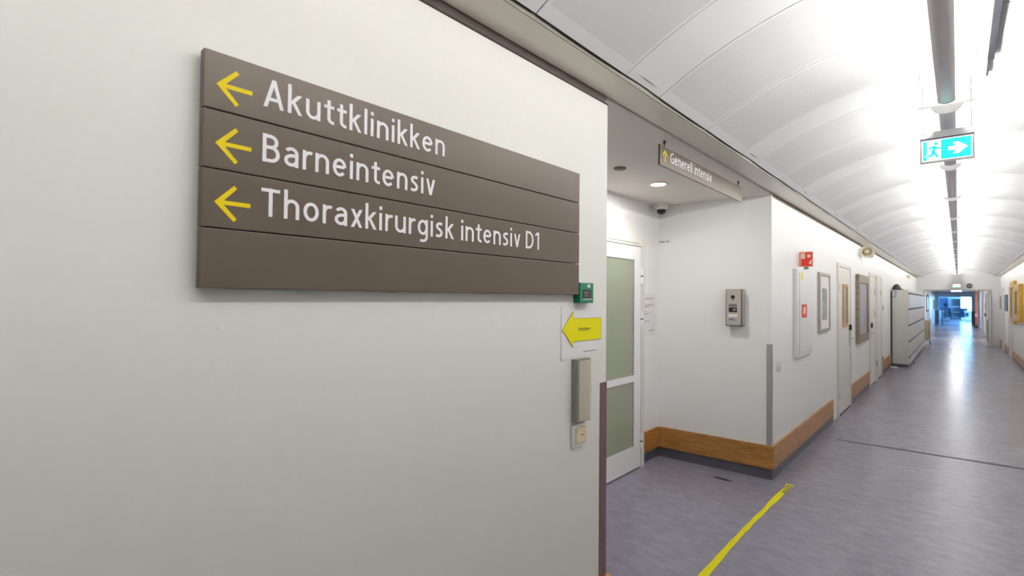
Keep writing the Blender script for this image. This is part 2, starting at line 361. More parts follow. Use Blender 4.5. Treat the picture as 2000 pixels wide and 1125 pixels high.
# soffit strips either side of the vault
for x0, x1 in ((XL+0.006, XL+0.152), (XR-0.152, XR-0.006)):
    y = -3.75-1.25
    while y < YE:
        part('soffit_panel', B(x0, x1, max(y, YN)+0.002, min(y+3.02, YE)-0.002, 2.40, 2.425), soffm, ceiling); y += 3.02
    part('soffit_lip', B(x1 if x0 < 0 else x0-0.004, x1+0.004 if x0 < 0 else x0, YN, YE, 2.398, 2.42), mat('lip_olive', (0.23, 0.22, 0.18), 0.5), ceiling)

# end wall with portal, second corridor, lobby
PX0, PX1, PZ = -0.955, 0.835, 1.90
struct('wall_end', G().box(XL-0.3, PX0, YE, YE+0.25, 0, 2.95).box(PX1, XR+0.3, YE, YE+0.25, 0, 2.95).box(PX0, PX1, YE, YE+0.25, PZ, 2.95), paint2)
struct('trim_6', G().box(PX0-0.03, PX1+0.03, YE-0.02, YE-0.002, PZ, PZ+0.035).box(PX0-0.03, PX0, YE-0.02, YE-0.002, 0, PZ).box(PX1, PX1+0.03, YE-0.02, YE-0.002, 0, PZ), mat('portal_frame', (0.52, 0.51, 0.48), 0.5))
YF = 46.0
struct('wall_left_second', B(-1.55, -1.25, YE+0.25, YF, 0, 2.12), paint2)
struct('wall_right_second', B(0.92, 1.22, YE+0.25, YF, 0, 2.12), paint2)
struct('ceiling_second', B(-1.55, 1.22, YE+0.25, YF, 2.12, 2.3), paint2)
struct('wall_portal_second', G().box(-4.5, -1.03, YF, YF+0.2, 0, 3).box(0.63, 4.5, YF, YF+0.2, 0, 3).box(-1.03, 0.63, YF, YF+0.2, 1.80, 3), paint2)
dado = mat('dado_grey', (0.24, 0.22, 0.24), 0.5)
struct('trim_7', G().box(-1.25, -1.03, YF-0.02, YF-0.001, 0, 0.88).box(0.63, 0.92, YF-0.02, YF-0.001, 0, 0.88), dado)
YL = 60.0
struct('wall_lobby_left', B(-4.7, -4.5, YF, YL, 0, 3), bluelob)
struct('wall_lobby_right', G().box(4.5, 4.7, YF, YL, 0, 0.7).box(4.5, 4.7, YF, YL, 2.5, 3), bluelob)
struct('wall_lobby_end', G().box(-4.7, 0.1, YL, YL+0.2, 0, 3).box(0.1, 4.7, YL, YL+0.2, 0, 0.62).box(0.1, 4.7, YL, YL+0.2, 2.5, 3), bluelob)
struct('ceiling_lobby', B(-4.7, 4.7, YF, YL+0.2, 3, 3.1), paint2)
wn = part('window_1', B(0.1, 4.5, YL+0.09, YL+0.1, 0.62, 2.5), winglass); wn['kind'] = 'structure'
part('window_frame', G().box(0.1, 4.5, YL+0.05, YL+0.14, 0.62, 0.68).box(0.1, 4.5, YL+0.05, YL+0.14, 2.44, 2.5).box(0.1, 0.16, YL+0.05, YL+0.14, 0.68, 2.44).box(1.5, 1.56, YL+0.05, YL+0.14, 0.68, 2.44).box(3, 3.06, YL+0.05, YL+0.14, 0.68, 2.44), doorw, wn)
wn = part('window_2', B(4.59, 4.6, YF+0.2, YL, 0.7, 2.5), winglass); wn['kind'] = 'structure'
part('window_frame', G().box(4.55, 4.64, YF+0.2, YL, 0.7, 0.76).box(4.55, 4.64, YF+0.2, YL, 2.44, 2.5), doorw, wn)

# bumper rails and coved skirting
bz0, bz1 = 0.088, 0.28
def rail_l(name, n, y0, y1, x=XL):
    o = struct(name, B(x-0.001, x+0.02, y0, y1, bz0, bz1, bev=0.003), wood)
    return o
struct('baseboard_near', B(XL-0.001, XL+0.02, YN, Y1+0.024, bz0, bz1, bev=0.003), wood)
struct('baseboard_alcove_far', G().box(XB+0.02, XL+0.02, Y2-0.02, Y2+0.001, bz0, bz1, bev=0.003), wood)
struct('baseboard_alcove_back', G().box(XB, XB+0.02, 4.372, Y2-0.021, bz0, bz1, bev=0.003), wood)
struct('trim_8', B(XB, XB+0.019, 4.358, 4.371, bz0-0.02, bz1), darkgap)
for i, (a, b) in enumerate(((Y2-0.02+0.021, 7.45), (8.92, 10.92), (12.92, 14.7))):
    struct('baseboard_far_%d' % (i+1), B(XL-0.001, XL+0.02, a, b, bz0, bz1, bev=0.003), wood)
struct('trim_9', G().box(XL-0.001, XL+0.008, YN, Y1+0.008, 0, bz0).box(XB, XL+0.008, Y2-0.008, Y2, 0, bz0).box(XB, XB+0.008, 4.35, Y2, 0, bz0), cove)
for i, (a, b) in enumerate(((Y2, 7.5), (8.9, 10.94), (12.9, 14.75))):
    struct('trim_%d' % (10+i), B(XL-0.001, XL+0.009, a, b, 0, bz0), cove)
for i, (a, b) in enumerate(((YN, 19.2), (20.6, 22.4), (23.75, YE))):
    struct('baseboard_right_%d' % (i+1), B(XR-0.02, XR+0.001, a, b, 0.06, 0.21, bev=0.003), wood)
    struct('trim_%d' % (13+i), B(XR-0.009, XR+0.001, a, b, 0, 0.06), cove)
# floor seam strip and yellow tape
struct('trim_16', B(XL+0.18, XR-0.01, 6.56, 6.60, 0, 0.002), mat('seam_strip', (0.045, 0.05, 0.06), 0.6))

# ------------------------------------------------------------------ big direction sign
SX0, SX1 = XL+0.012, XL+0.034
root = thing('direction_sign', 'large brown wall sign of four planks with yellow arrows and white lettering', 'sign', (XL+0.012, 1.07, 1.512))
part('back_frame', B(XL+0.001, SX0, 0.42, 1.73, 1.54, 1.98), brownd, root)
zs = [2.003, 1.8815, 1.7595, 1.6375, 1.512]
lines = [('Akuttklinikken', 1.036, 1.9165), ('Barneintensiv', 1.0, 1.794), ('Thoraxkirurgisk intensiv D1', 1.497, 1.674), None]
def arrow_poly(y, z):   # left-pointing arrow, tip at (y, z)
    return [(y, z), (y+0.039, z+0.0385), (y+0.0445, z+0.032), (y+0.0185, z+0.0045), (y+0.072, z+0.0045), (y+0.072, z-0.0045), (y+0.0185, z-0.0045), (y+0.0445, z-0.032), (y+0.039, z-0.0385)]
for i in range(4):
    p = part('plank', B(SX0, SX1, 0.385, 1.762, zs[i+1]+0.0012, zs[i]-0.0012, bev=0.0018), brown, root)
    if lines[i]:
        s, y1, zb = lines[i]
        stroke_text('lettering', s, 0.503, y1, zb, 0.0625, SX1, SX1+0.0008, letter, p)
        part('arrow', G().prism(arrow_poly(0.408, (zs[i]+zs[i+1])/2-0.007), 'yz', SX1, SX1+0.0008), yellow, p)

# ------------------------------------------------------------------ small things on the near wall
# green emergency release
g0 = thing('door_release_box', 'small green emergency door release box at the corner of the brown sign', 'alarm box', (XL, 1.822, 1.479))
part('housing', G().box(XL+0.001, XL+0.034, 1.772, 1.872, 1.480, 1.563, bev=0.003), greenp, g0)
part('push_plate', B(XL+0.034, XL+0.0352, 1.79, 1.852, 1.498, 1.535), black, g0)
part('sill', B(XL+0.034, XL+0.0365, 1.788, 1.856, 1.4945, 1.4975), plastic, g0)
part('pictogram', G().box(XL+0.034, XL+0.0348, 1.838, 1.846, 1.543, 1.557).box(XL+0.034, XL+0.0348, 1.824, 1.833, 1.544, 1.556), letter, g0)
part('print', G().box(XL+0.0352, XL+0.0356, 1.797, 1.835, 1.524, 1.5255).box(XL+0.0352, XL+0.0356, 1.803, 1.829, 1.5185, 1.5205).box(XL+0.0352, XL+0.0356, 1.802, 1.832, 1.5085, 1.5105), mat('print_pink', (0.5, 0.35, 0.35), 0.6), g0)
# paper with yellow arrow
pr = thing('paper_arrow_notice', 'white paper notice with a yellow arrow taped below the green box', 'notice', (XL, 1.84, 1.25))
gp = G(); ny = 10
for i in range(ny+1):
    u = i/ny; y = 1.688+u*0.30; lift = 0.0015+0.006*max(0, 0.25-u)**1.0
    gp.v += [(XL+lift, y, 1.252+0.006*math.sin(u*2)+0.009*u), (XL+lift*0.5, y, 1.464)]
gp.f += [(2*i, 2*i+2, 2*i+3, 2*i+1) for i in range(ny)]
o = part('sheet', gp, paper, pr); sm = o.modifiers.new('thick', 'SOLIDIFY'); sm.thickness = 0.0006; sm.offset = 1
ap = [(1.692, 1.373), (1.768, 1.444), (1.768, 1.417), (1.983, 1.415), (1.983, 1.324), (1.768, 1.323), (1.768, 1.301)]
cx = sum(p[0] for p in ap)/7; cz = 1.3715
part('arrow_outline', G().prism([(cx+(a-cx)*1.012, cz+(b-cz)*1.022) for a, b in ap], 'yz', XL+0.0032, XL+0.0037), ink, pr)
part('arrow', G().prism(ap, 'yz', XL+0.0034, XL+0.0041), yellow2, pr)
lettering('lettering', 'STASJON 4', 'yz', 1.806, 1.897, 1.3655, 0.0115, XL+0.0041, XL+0.0044, ink, pr, offset=0.018)
gd = G(); y = 1.845
for wd in (0.007, 0.009, 0.006, 0.011, 0.004, 0.008, 0.006, 0.009, 0.007, 0.012, 0.006):
    gd.box(XL+0.0028, XL+0.0031, y, y+wd, 1.2755+0.004*(y-1.85), 1.279+0.004*(y-1.85)); y += wd+0.002
part('small_print', gd, inkg, pr)['kind'] = 'stuff'
# elbow door opener
eo = thing('elbow_switch', 'tall beige elbow switch in a grey housing below the paper notice', 'switch', (XL, 1.81, 0.994))
part('housing', B(XL+0.001, XL+0.03, 1.762, 1.862, 0.996, 1.252, bev=0.003), greypl, eo)
gc = G(); n = 10; pts = [(1.776+0.086*i/n, 0.030+0.010*math.sin(PI*i/n)) for i in range(n+1)]
gc.prism([(XL+x, y) for y, x in pts]+[(XL+0.028, 1.862), (XL+0.028, 1.776)], 'xy', 1.003, 1.246)
part('touch_plate', gc, mat('plate_beige', (0.50, 0.46, 0.36), 0.4), eo, smooth=True)
# push button
ps = thing('push_button_switch', 'cream push button in a white square frame below the beige elbow switch', 'switch', (XL, 1.808, 0.889))
part('frame', B(XL+0.001, XL+0.012, 1.76, 1.852, 0.895, 0.985, bev=0.003), plastic, ps)
part('button', B(XL+0.010, XL+0.022, 1.776, 1.846, 0.912, 0.972, bev=0.003), cream, ps)
part('mark', B(XL+0.022, XL+0.0225, 1.801, 1.823, 0.941, 0.9435), ink, ps)
# brown corner guard
tag(part('corner_guard', G().box(XL-0.001, XL+0.003, Y1-0.052, Y1+0.003, bz1, 1.13).box(XL-0.05, XL+0.001, Y1-0.001, Y1+0.003, bz1, 1.13), guardb), 'dark brown corner guard on the near edge of the sign wall', 'corner guard')

# ------------------------------------------------------------------ alcove
dr = part('door_1', G().box(XB+0.001, XB+0.05, 3.12, 3.19, 0.0, 2.03).box(XB+0.001, XB+0.05, 4.285, 4.345, 0.0, 2.03).box(XB+0.001, XB+0.05, 3.19, 4.285, 1.965, 2.03), framew)
dr['kind'] = 'structure'
LF = XB+0.045
leaf = part('door_leaf', G().box(XB+0.006, LF, 3.195, 3.30, 0.012, 1.96).box(XB+0.006, LF, 4.15, 4.28, 0.012, 1.96).box(XB+0.006, LF, 3.30, 4.15, 0.012, 0.21)
            .box(XB+0.006, LF, 3.30, 4.15, 0.775, 0.83).box(XB+0.006, LF, 3.30, 4.15, 1.84, 1.96), doorw, dr)
part('door_gasket', G().box(LF, LF+0.001, 4.146, 4.1505, 0.21, 0.775).box(LF, LF+0.001, 4.146, 4.1505, 0.83, 1.84), black, leaf)
part('transom_line', B(XB+0.05, XB+0.0515, 3.19, 4.25, 1.985, 1.989), greypl, dr)
for z0, z1 in ((0.21, 0.775), (0.83, 1.84)):
    part('glass_pane', B(LF-0.012, LF-0.006, 3.301, 4.149, z0, z1), glassg, leaf)
    gs = G(); z = z0+0.012
    while z < z1-0.01: gs.add([(LF-0.034, 3.305, z), (LF-0.034, 4.145, z), (LF-0.020, 4.145, z+0.021), (LF-0.020, 3.305, z+0.021)], [(0, 1, 2, 3)]); z += 0.0235
    ob = part('blind', gs, blindm, leaf); ob['kind'] = 'stuff'; sm = ob.modifiers.new('t', 'SOLIDIFY'); sm.thickness = 0.001
    part('blind_back', B(XB+0.0065, XB+0.0085, 3.301, 4.149, z0, z1), blindm, leaf)
part('pane_print', G().box(LF-0.0058, LF-0.0054, 3.72, 3.88, 1.358, 1.378), mat('pane_print_grey', (0.27, 0.29, 0.24), 0.5), leaf)
for z in (1.70, 1.318, 0.235):
    h = part('hinge', G().cyl((LF+0.008, 4.284, z-0.065), (LF+0.008, 4.284, z-0.004), 0.011).cyl((LF+0.008, 4.284, z+0.006), (LF+0.008, 4.284, z+0.068), 0.011), doorw, dr)
    part('hinge_collar', G().cyl((LF+0.008, 4.284, z-0.004), (LF+0.008, 4.284, z+0.006), 0.0125), black, h)
nb = thing('printed_notice', 'white printed notice in a clear holder beside the glazed door', 'notice', (XB, 4.52, 1.15))
part('sheet', B(XB+0.001, XB+0.003, 4.375, 4.66, 1.155, 1.55), paper, nb)
gt = G()
for z, a, b in ((1.50, 4.42, 4.60), (1.44, 4.40, 4.63), (1.425, 4.40, 4.54), (1.38, 4.40, 4.47), (1.36, 4.40, 4.53), (1.34, 4.40, 4.44), (1.29, 4.40, 4.53), (1.205, 4.52, 4.64)):
    gt.box(XB+0.003, XB+0.0034, a, b, z-0.003, z+0.003)
part('small_print', gt, inkg, nb)['kind'] = 'stuff'
part('holder_clip', B(XB+0.001, XB+0.006, 4.368, 4.376, 1.49, 1.553), inkg, nb); part('holder_clip', B(XB+0.001, XB+0.006, 4.368, 4.376, 1.152, 1.21), inkg, nb)
lb = thing('label_strip', 'tiny white label strip high on the alcove wall beside the dome camera', 'label', (-2.14, Y2, 2.035))
part('strip', B(-2.198, -2.08, Y2-0.002, Y2-0.0005, 2.034, 2.062), plastic, lb)
gt = G(); x = -2.19
for wd in (0.012, 0.009, 0.014, 0.008, 0.011): gt.box(x, x+wd, Y2-0.0024, Y2-0.002, 2.043, 2.053); x += wd+0.006+(0.012 if wd == 0.014 else 0)
part('small_print', gt, ink, lb)['kind'] = 'stuff'
# intercom
ic = thing('intercom_panel', 'steel wall intercom with camera lens and black keypad in the alcove', 'intercom', (-1.47, Y2, 1.27))
F0 = Y2-0.086
part('housing', B(-1.54, -1.405, F0, Y2-0.001, 1.272, 1.588, bev=0.004), mat('intercom_dark', (0.10, 0.085, 0.07), 0.4, metal=0.6), ic)
part('side_plate', B(-1.4052, -1.4035, F0+0.008, Y2-0.004, 1.28, 1.58), steel, ic)
part('face_plate', B(-1.533, -1.411, F0-0.003, F0+0.001, 1.279, 1.581, bev=0.001), steelf, ic)
part('camera_lens', G().lathe((-1.478, F0-0.002, 1.523), (0, -1, 0), [(0.017, 0), (0.017, 0.006), (0.012, 0.009), (0.0, 0.009)]), black, ic, smooth=True)
part('lens_mark', B(-1.490, -1.466, F0-0.0036, F0-0.003, 1.494, 1.500), inkg, ic)
part('speaker_grille', B(-1.512, -1.445, F0-0.004, F0-0.003, 1.436, 1.462), mat('grille_grey', (0.22, 0.21, 0.20), 0.5, metal=0.5), ic)
part('keypad', B(-1.512, -1.444, F0-0.0055, F0-0.003, 1.392, 1.432), black, ic)
part('display', B(-1.476, -1.455, F0-0.006, F0-0.0055, 1.404, 1.420), mat('display_grey', (0.30, 0.31, 0.33), 0.3), ic)
part('name_plate', B(-1.515, -1.44, F0-0.004, F0-0.003, 1.352, 1.372), plastic, ic)
part('label', B(-1.512, -1.45, F0-0.004, F0-0.003, 1.311, 1.334), mat('label_grey_blue', (0.35, 0.40, 0.43), 0.5), ic)
part('label_print', G().box(-1.510, -1.470, F0-0.0044, F0-0.004, 1.326, 1.332), ink, ic)
tag(part('corner_guard', G().box(XL-0.04, XL+0.002, Y2-0.003, Y2+0.001, bz1, 1.127).box(XL-0.001, XL+0.002, Y2-0.001, Y2+0.03, bz1, 1.127), steel), 'brushed steel corner guard on the far corner of the alcove', 'corner guard')
# alcove ceiling things
dl = thing('downlight', 'round lit recessed downlight in the alcove ceiling', 'light', (-1.76, 3.776, 2.39))
part('ring', G().lathe((-1.76, 3.776, 2.39), (0, 0, -1), [(0.070, 0.0), (0.070, 0.006), (0.058, 0.008), (0.056, 0.001)], n=32), plastic, dl, smooth=True)
part('diffuser', G().lathe((-1.76, 3.776, 2.39), (0, 0, -1), [(0.057, 0.002), (0.045, 0.006), (0.0, 0.008)], n=32), downm, dl, smooth=True)
ld = bpy.data.lights.new('downlight_lamp', 'AREA'); ld.shape = 'DISK'; ld.size = 0.11; ld.energy = 8; ld.color = (1.0, 0.96, 0.91)
part_l = bpy.data.objects.new('lamp', ld); C.objects.link(part_l); part_l.parent = dl; part_l.location = (0, 0, -0.012)
sd = thing('ceiling_sensor', 'dark grey flat round sensor in the alcove ceiling', 'sensor', (-1.749, 3.156, 2.39))
part('base', G().lathe((-1.749, 3.156, 2.39), (0, 0, -1), [(0.042, 0), (0.042, 0.008), (0.034, 0.012), (0, 0.012)]), mat('sensor_grey', (0.16, 0.15, 0.14), 0.5), sd, smooth=True)
part('cover', G().lathe((-1.749, 3.156, 2.378), (0, 0, -1), [(0.026, 0), (0.024, 0.005), (0, 0.006)]), mat('sensor_cover', (0.30, 0.28, 0.26), 0.5), sd, smooth=True)
cm = thing('dome_camera', 'white dome security camera in the alcove ceiling corner', 'camera', (-2.10, 4.575, 2.39))
part('body', G().lathe((-2.10, 4.575, 2.39), (0, 0, -1), [(0.062, 0), (0.064, 0.02), (0.058, 0.052), (0.042, 0.060), (0.0, 0.060)]), plastic, cm, smooth=True)
part('dome', G().lathe((-2.10, 4.575, 2.332), (0, 0, -1), [(0.040, 0.0)]+[(0.040*math.cos(a), 0.012+0.034*math.sin(a)) for a in [i*PI/16 for i in range(9)]]), black, cm, smooth=True)
part('mark', B(-2.12, -2.10, 4.506, 4.512, 2.357, 2.361), inkg, cm)
# hanging sign
hs = thing('hanging_sign', 'slim brown sign hanging below the alcove edge with yellow upward arrow', 'sign', (-1.25, 3.42, 2.243))
p = part('board', B(-1.258, -1.25, 2.701, 4.134, 2.243, 2.355, bev=0.0015), mat('sign_bronze', (0.165, 0.135, 0.105), 0.30, metal=0.45), hs)
part('edge', G().box(-1.2585, -1.2495, 2.699, 2.703, 2.242, 2.356).box(-1.2585, -1.2495, 2.70, 4.135, 2.2415, 2.2445), brownd, hs)
stroke_text('lettering', 'Generell intensiv', 2.838, 3.494, 2.2795, 0.0625, -1.25, -1.2492, letter, p)
y, z = 2.768, 2.338
part('arrow', G().prism([(y, z), (y+0.034, z-0.030), (y+0.028, z-0.037), (y+0.0055, z-0.017), (y+0.0055, z-0.070), (y-0.0055, z-0.070), (y-0.0055, z-0.017), (y-0.028, z-0.037), (y-0.034, z-0.030)][::-1], 'yz', -1.25, -1.2492), yellow, p)
for y in (2.767, 4.061):
    part('hook', G().cyl((-1.254, y, 2.350), (-1.254, y, 2.378), 0.003).cyl((-1.254, y, 2.372), (-1.254, y, 2.39), 0.0065), brownd, hs)

# ------------------------------------------------------------------ floor tape and stains
tp = G(); n = 46
for i in range(n+1):
    t = i/n; y = 0.6+(4.712-0.6)*t; xc = -1.045+0.012*math.sin(7*t)-0.012*t; hw = 0.023+random.uniform(-0.004, 0.003)
    if 0.62 < t < 0.86: hw *= 0.75
    tp.v += [(xc-hw+random.uniform(-.002, .002), y, 0.0006), (xc+hw+random.uniform(-.002, .002), y, 0.0006)]
tp.f += [(2*i, 2*i+1, 2*i+3, 2*i+2) for i in range(n)]
tpr = thing('floor_tape', 'worn yellow marking tape stuck along the floor', 'tape', (-1.04, 2.7, 0))
o = part('tape', tp, yellow2, tpr); sm = o.modifiers.new('t', 'SOLIDIFY'); sm.thickness = 0.0006; sm.offset = 1
gs = G()
for i in range(4):
    y = 4.655-i*0.058
    gs.add([(-1.068+0.004*i, y-0.012, 0.0014), (-1.030, y+0.008, 0.0014), (-1.030, y+0.034, 0.0014), (-1.068+0.004*i, y+0.014, 0.0014)], [(0, 1, 2, 3)])
part('black_stripes', gs, ink, tpr)

smudge = clear_mat('scuff_black', (0.03, 0.03, 0.035), 0.45, 0.5)
gs = G(); n = 16
gs.prism([(-1.50+0.085*math.cos(2*PI*i/n)*random.uniform(.75, 1.1), 4.475+0.022*math.sin(2*PI*i/n)*random.uniform(.6, 1.2)-0.10*0.085*math.cos(2*PI*i/n)) for i in range(n)], 'xy', 0.0001, 0.0005)
part('scuff_mark', gs, smudge, FLOOR)
for y, z, r in ((0.437, 1.43, 0.006), (1.462, 1.203, 0.003), (0.90, 0.95, 0.0025)):
    part('wall_plug', G().lathe((XL-0.001, y, z), (1, 0, 0), [(r, 0), (r, 0.0016), (r*0.6, 0.0022), (0, 0.0022)], n=14), plastic, WALL, smooth=True)

# ------------------------------------------------------------------ things along the far left wall
ls = thing('light_switch', 'small white light switch beside the steel corner guard', 'switch', (XL, 4.95, 0.89))
part('plate', B(XL+0.001, XL+0.012, 4.905, 4.99, 0.89, 0.975, bev=0.003), plastic, ls); part('rocker', B(XL+0.012, XL+0.017, 4.925, 4.97, 0.905, 0.96, bev=0.002), plastic, ls)
hc = thing('hose_cabinet', 'shallow white fire hose cabinet on the wall below the red sign', 'cabinet', (XL, 5.8, 0.955))
part('body', B(XL+0.001, XL+0.035, 5.48, 6.17, 0.955, 1.80, bev=0.004), mat('hose_box_white', (0.78, 0.78, 0.80), 0.35), hc)
dd = part('door', B(XL+0.035, XL+0.042, 5.56, 6.15, 0.985, 1.775, bev=0.002), mat('hose_door_white', (0.80, 0.80, 0.81), 0.28), hc)
part('yellow_label', B(XL+0.042, XL+0.0425, 5.60, 5.68, 1.70, 1.77), yellow2, dd)
part('red_label', B(XL+0.042, XL+0.0425, 5.63, 5.86, 1.33, 1.46), red, dd); part('pictogram', B(XL+0.0425, XL+0.043, 5.71, 5.79, 1.365, 1.43), pinkw, dd)
fs_ = thing('fire_hose_sign', 'square red fire hose sign standing on the white hose cabinet', 'sign', (-1.13, 5.72, 1.80))
part('plate', B(-1.192, -1.068, 5.72, 5.724, 1.825, 1.975), pinkw, fs_)
part('red_field', B(-1.186, -1.074, 5.7185, 5.72, 1.832, 1.968), red, fs_)
part('pictogram', G().box(-1.178, -1.138, 5.7175, 5.7185, 1.905, 1.96).box(-1.178, -1.172, 5.7175, 5.7185, 1.84, 1.905).cyl((-1.105, 5.7185, 1.93), (-1.105, 5.7175, 1.93), 0.016).prism([(-1.11, 1.86), (-1.082, 1.845), (-1.082, 1.90)], 'xz', 5.7175, 5.7185), pinkw, fs_)
part('bracket', B(-1.15, -1.11, 5.715, 5.735, 1.80, 1.826), greypl, fs_)
def picture(name, label, y0, y1, z0, z1, fwid, depth, fm, canvas, x=XL, side=1, matw=0.0, group=None):
    t = thing(name, label, 'picture', (x, (y0+y1)/2, z0), group)
    a, b = (x+0.001*side, x+depth*side); a, b = min(a, b), max(a, b)
    f = G().box(a, b, y0, y0+fwid, z0, z1, bev=0.004).box(a, b, y1-fwid, y1, z0, z1, bev=0.004).box(a, b, y0+fwid, y1-fwid, z0, z0+fwid, bev=0.004).box(a, b, y0+fwid, y1-fwid, z1-fwid, z1, bev=0.004)
    part('frame', f, fm, t)
    c0, c1 = sorted((x+0.002*side, x+depth*0.6*side))
    if matw:
        part('mount', B(c0, c1, y0+fwid, y1-fwid, z0+fwid, z1-fwid), paper, t); c0, c1 = sorted((x+0.002*side, x+(depth*0.6+0.001)*side))
        part('print', B(c0, c1, y0+fwid+matw, y1-fwid-matw, z0+fwid+matw*0.8, z1-fwid-matw*1.2), canvas, t)
    else: part('canvas', B(c0, c1, y0+fwid, y1-fwid, z0+fwid, z1-fwid), canvas, t)
    return t
def art(name, c1, c2, scale):
    m = bpy.data.materials.new(name); m.use_nodes = True; nt = m.node_tree; b = nt.nodes['Principled BSDF']
    tc = nt.nodes.new('ShaderNodeTexCoord'); n = nt.nodes.new('ShaderNodeTexNoise'); n.inputs['Scale'].default_value = scale; n.inputs['Detail'].default_value = 5
    r = nt.nodes.new('ShaderNodeValToRGB'); r.color_ramp.elements[0].color = (*c1, 1); r.color_ramp.elements[1].color = (*c2, 1); r.color_ramp.elements[0].position = .35; r.color_ramp.elements[1].position = .65
    nt.links.new(tc.outputs['Object'], n.inputs['Vector']); nt.links.new(n.outputs['Fac'], r.inputs[0]); nt.links.new(r.outputs[0], b.inputs['Base Color']); b.inputs['Roughness'].default_value = 0.3
    return m
picture('framed_print', 'black and white print in a thin silver frame beside the hose cabinet', 6.60, 7.20, 1.142, 1.815, 0.035, 0.03, silverf, art('print_grey', (0.04, 0.04, 0.04), (0.45, 0.45, 0.45), 6), matw=0.12)
picture('framed_painting', 'tall pale painting in a wide ornate silver-gold frame between two doors', 9.40, 10.55, 0.846, 1.905, 0.13, 0.05, ornate, art('painting_pale', (0.42, 0.33, 0.32), (0.30, 0.36, 0.52), 2.5))
def wall_door(n, y0, y1, window):
    d = part('door_%d' % n, G().box(XL-0.02, XL+0.018, y0, y0+0.075, 0, 1.99).box(XL-0.02, XL+0.018, y1-0.06, y1, 0, 1.99).box(XL-0.02, XL+0.018, y0+0.075, y1-0.06, 1.945, 1.99), framew); d['kind'] = 'structure'
    lf = part('door_leaf', B(XL-0.02, XL+0.010, y0+0.08, y1-0.065, 0.015, 1.94), doorc, d)
    part('threshold', B(XL-0.001, XL+0.014, y0+0.075, y1-0.06, 0.0, 0.013), darkgap, d)
    for z in (1.62, 0.22): part('hinge', G().cyl((XL+0.016, y0+0.078, z), (XL+0.016, y0+0.078, z+0.09), 0.008, n=10), steel, d)
    return d, lf
d, lf = wall_door(2, 7.80, 8.88, True)
wf = part('window_frame', G().box(XL+0.01, XL+0.022, 8.16, 8.20, 1.143, 1.72).box(XL+0.01, XL+0.022, 8.52, 8.56, 1.143, 1.72).box(XL+0.01, XL+0.022, 8.20, 8.52, 1.143, 1.183).box(XL+0.01, XL+0.022, 8.20, 8.52, 1.68, 1.72), mat('window_frame_orange_wood', (0.50, 0.22, 0.05), 0.4), lf)
part('pane', B(XL+0.01, XL+0.013, 8.20, 8.52, 1.183, 1.68), mat('door_pane', (0.35, 0.33, 0.28), 0.12), wf)
hd = part('handle', G().box(XL+0.01, XL+0.018, 8.72, 8.765, 0.87, 1.08, bev=0.003).cyl((XL+0.015, 8.742, 0.97), (XL+0.065, 8.742, 0.97), 0.010, n=12).cyl((XL+0.06, 8.745, 0.97), (XL+0.06, 8.61, 0.97), 0.010, n=12), steel, lf)
part('card_reader', B(XL+0.01, XL+0.04, 8.715, 8.77, 1.08, 1.16, bev=0.008), black, lf)
for n_, (y0, y1) in ((3, (10.95, 11.85)), (4, (11.99, 12.85))):
    d, lf = wall_door(n_, y0, y1, False)
    part('sign_plate', G().box(XL+0.010, XL+0.013, y1-0.20, y1-0.12, 1.60, 1.72), inkg, lf)
    if n_ == 3:
        part('sign_plate', G().box(XL+0.010, XL+0.013, y1-0.20, y1-0.12, 1.20, 1.32), inkg, lf)
        hd = part('handle', G().box(XL+0.01, XL+0.016, y0+0.16, y0+0.20, 0.86, 1.02).cyl((XL+0.015, y0+0.18, 0.93), (XL+0.065, y0+0.18, 0.93), 0.010, n=12).cyl((XL+0.06, y0+0.18, 0.93), (XL+0.06, y0+0.34, 0.93), 0.010, n=12), steel, lf)
        part('card_reader', B(XL+0.01, XL+0.04, y0+0.15, y0+0.21, 1.02, 1.11, bev=0.008), black, lf)
    part('kick_stop', B(XL+0.018, XL+0.04, y1-0.05, y1+0.02, 0.30, 0.38), silverf, d)
tag(part('room_plate', B(XL+0.001, XL+0.006, 13.1, 13.22, 1.31, 1.41), inkg), 'small dark plate on the wall before the white cabinets', 'label')
# siren and speaker by the soffit
sr = thing('siren_horn', 'cream round siren horn under the soffit above the ornate painting', 'siren', (-1.13, 9.9, 2.28))
part('bracket', B(XL+0.001, -1.13, 9.95, 10.02, 2.26, 2.33), cream, sr)
part('bell', G().lathe((-1.125, 9.98, 2.285), (0.25, -1, -0.1), [(0.035, 0), (0.05, 0.05), (0.095, 0.12), (0.098, 0.13), (0.085, 0.125), (0.045, 0.06)]), mat('siren_cream', (0.78, 0.72, 0.58), 0.4), sr, smooth=True)
part('cone', G().lathe((-1.125, 9.98, 2.285), (0.25, -1, -0.1), [(0.045, 0.05), (0.042, 0.10), (0.03, 0.125), (0.0, 0.13)]), cream, sr, smooth=True)
sp = thing('round_speaker', 'white ball shaped speaker right beside the cream siren horn', 'speaker', (-1.08, 10.1, 2.2))
part('ball', G().lathe((-1.075, 10.08, 2.245), (0.2, -1, -0.1), [(0.0, -0.062)]+[(0.062*math.sin(a), -0.062*math.cos(a)) for a in [i*PI/10 for i in range(1, 10)]]+[(0, 0.062)]), plastic, sp, smooth=True)
part('bracket', B(XL+0.001, -1.11, 10.07, 10.11, 2.235, 2.275), plastic, sp); part('port', G().lathe((-1.093, 10.02, 2.225), (0.2, -1, -0.1), [(0.018, 0), (0.018, 0.006), (0, 0.006)], n=12), greypl, sp)
em = thing('emergency_lamp', 'small cream emergency lamp under the soffit above the white cabinets', 'lamp', (-1.15, 19.8, 2.2))
part('housing', B(XL+0.001, XL+0.09, 19.7, 19.85, 2.19, 2.29, bev=0.02), plastic, em); part('lens', B(XL+0.02, XL+0.08, 19.69, 19.70, 2.20, 2.26), cream, em)
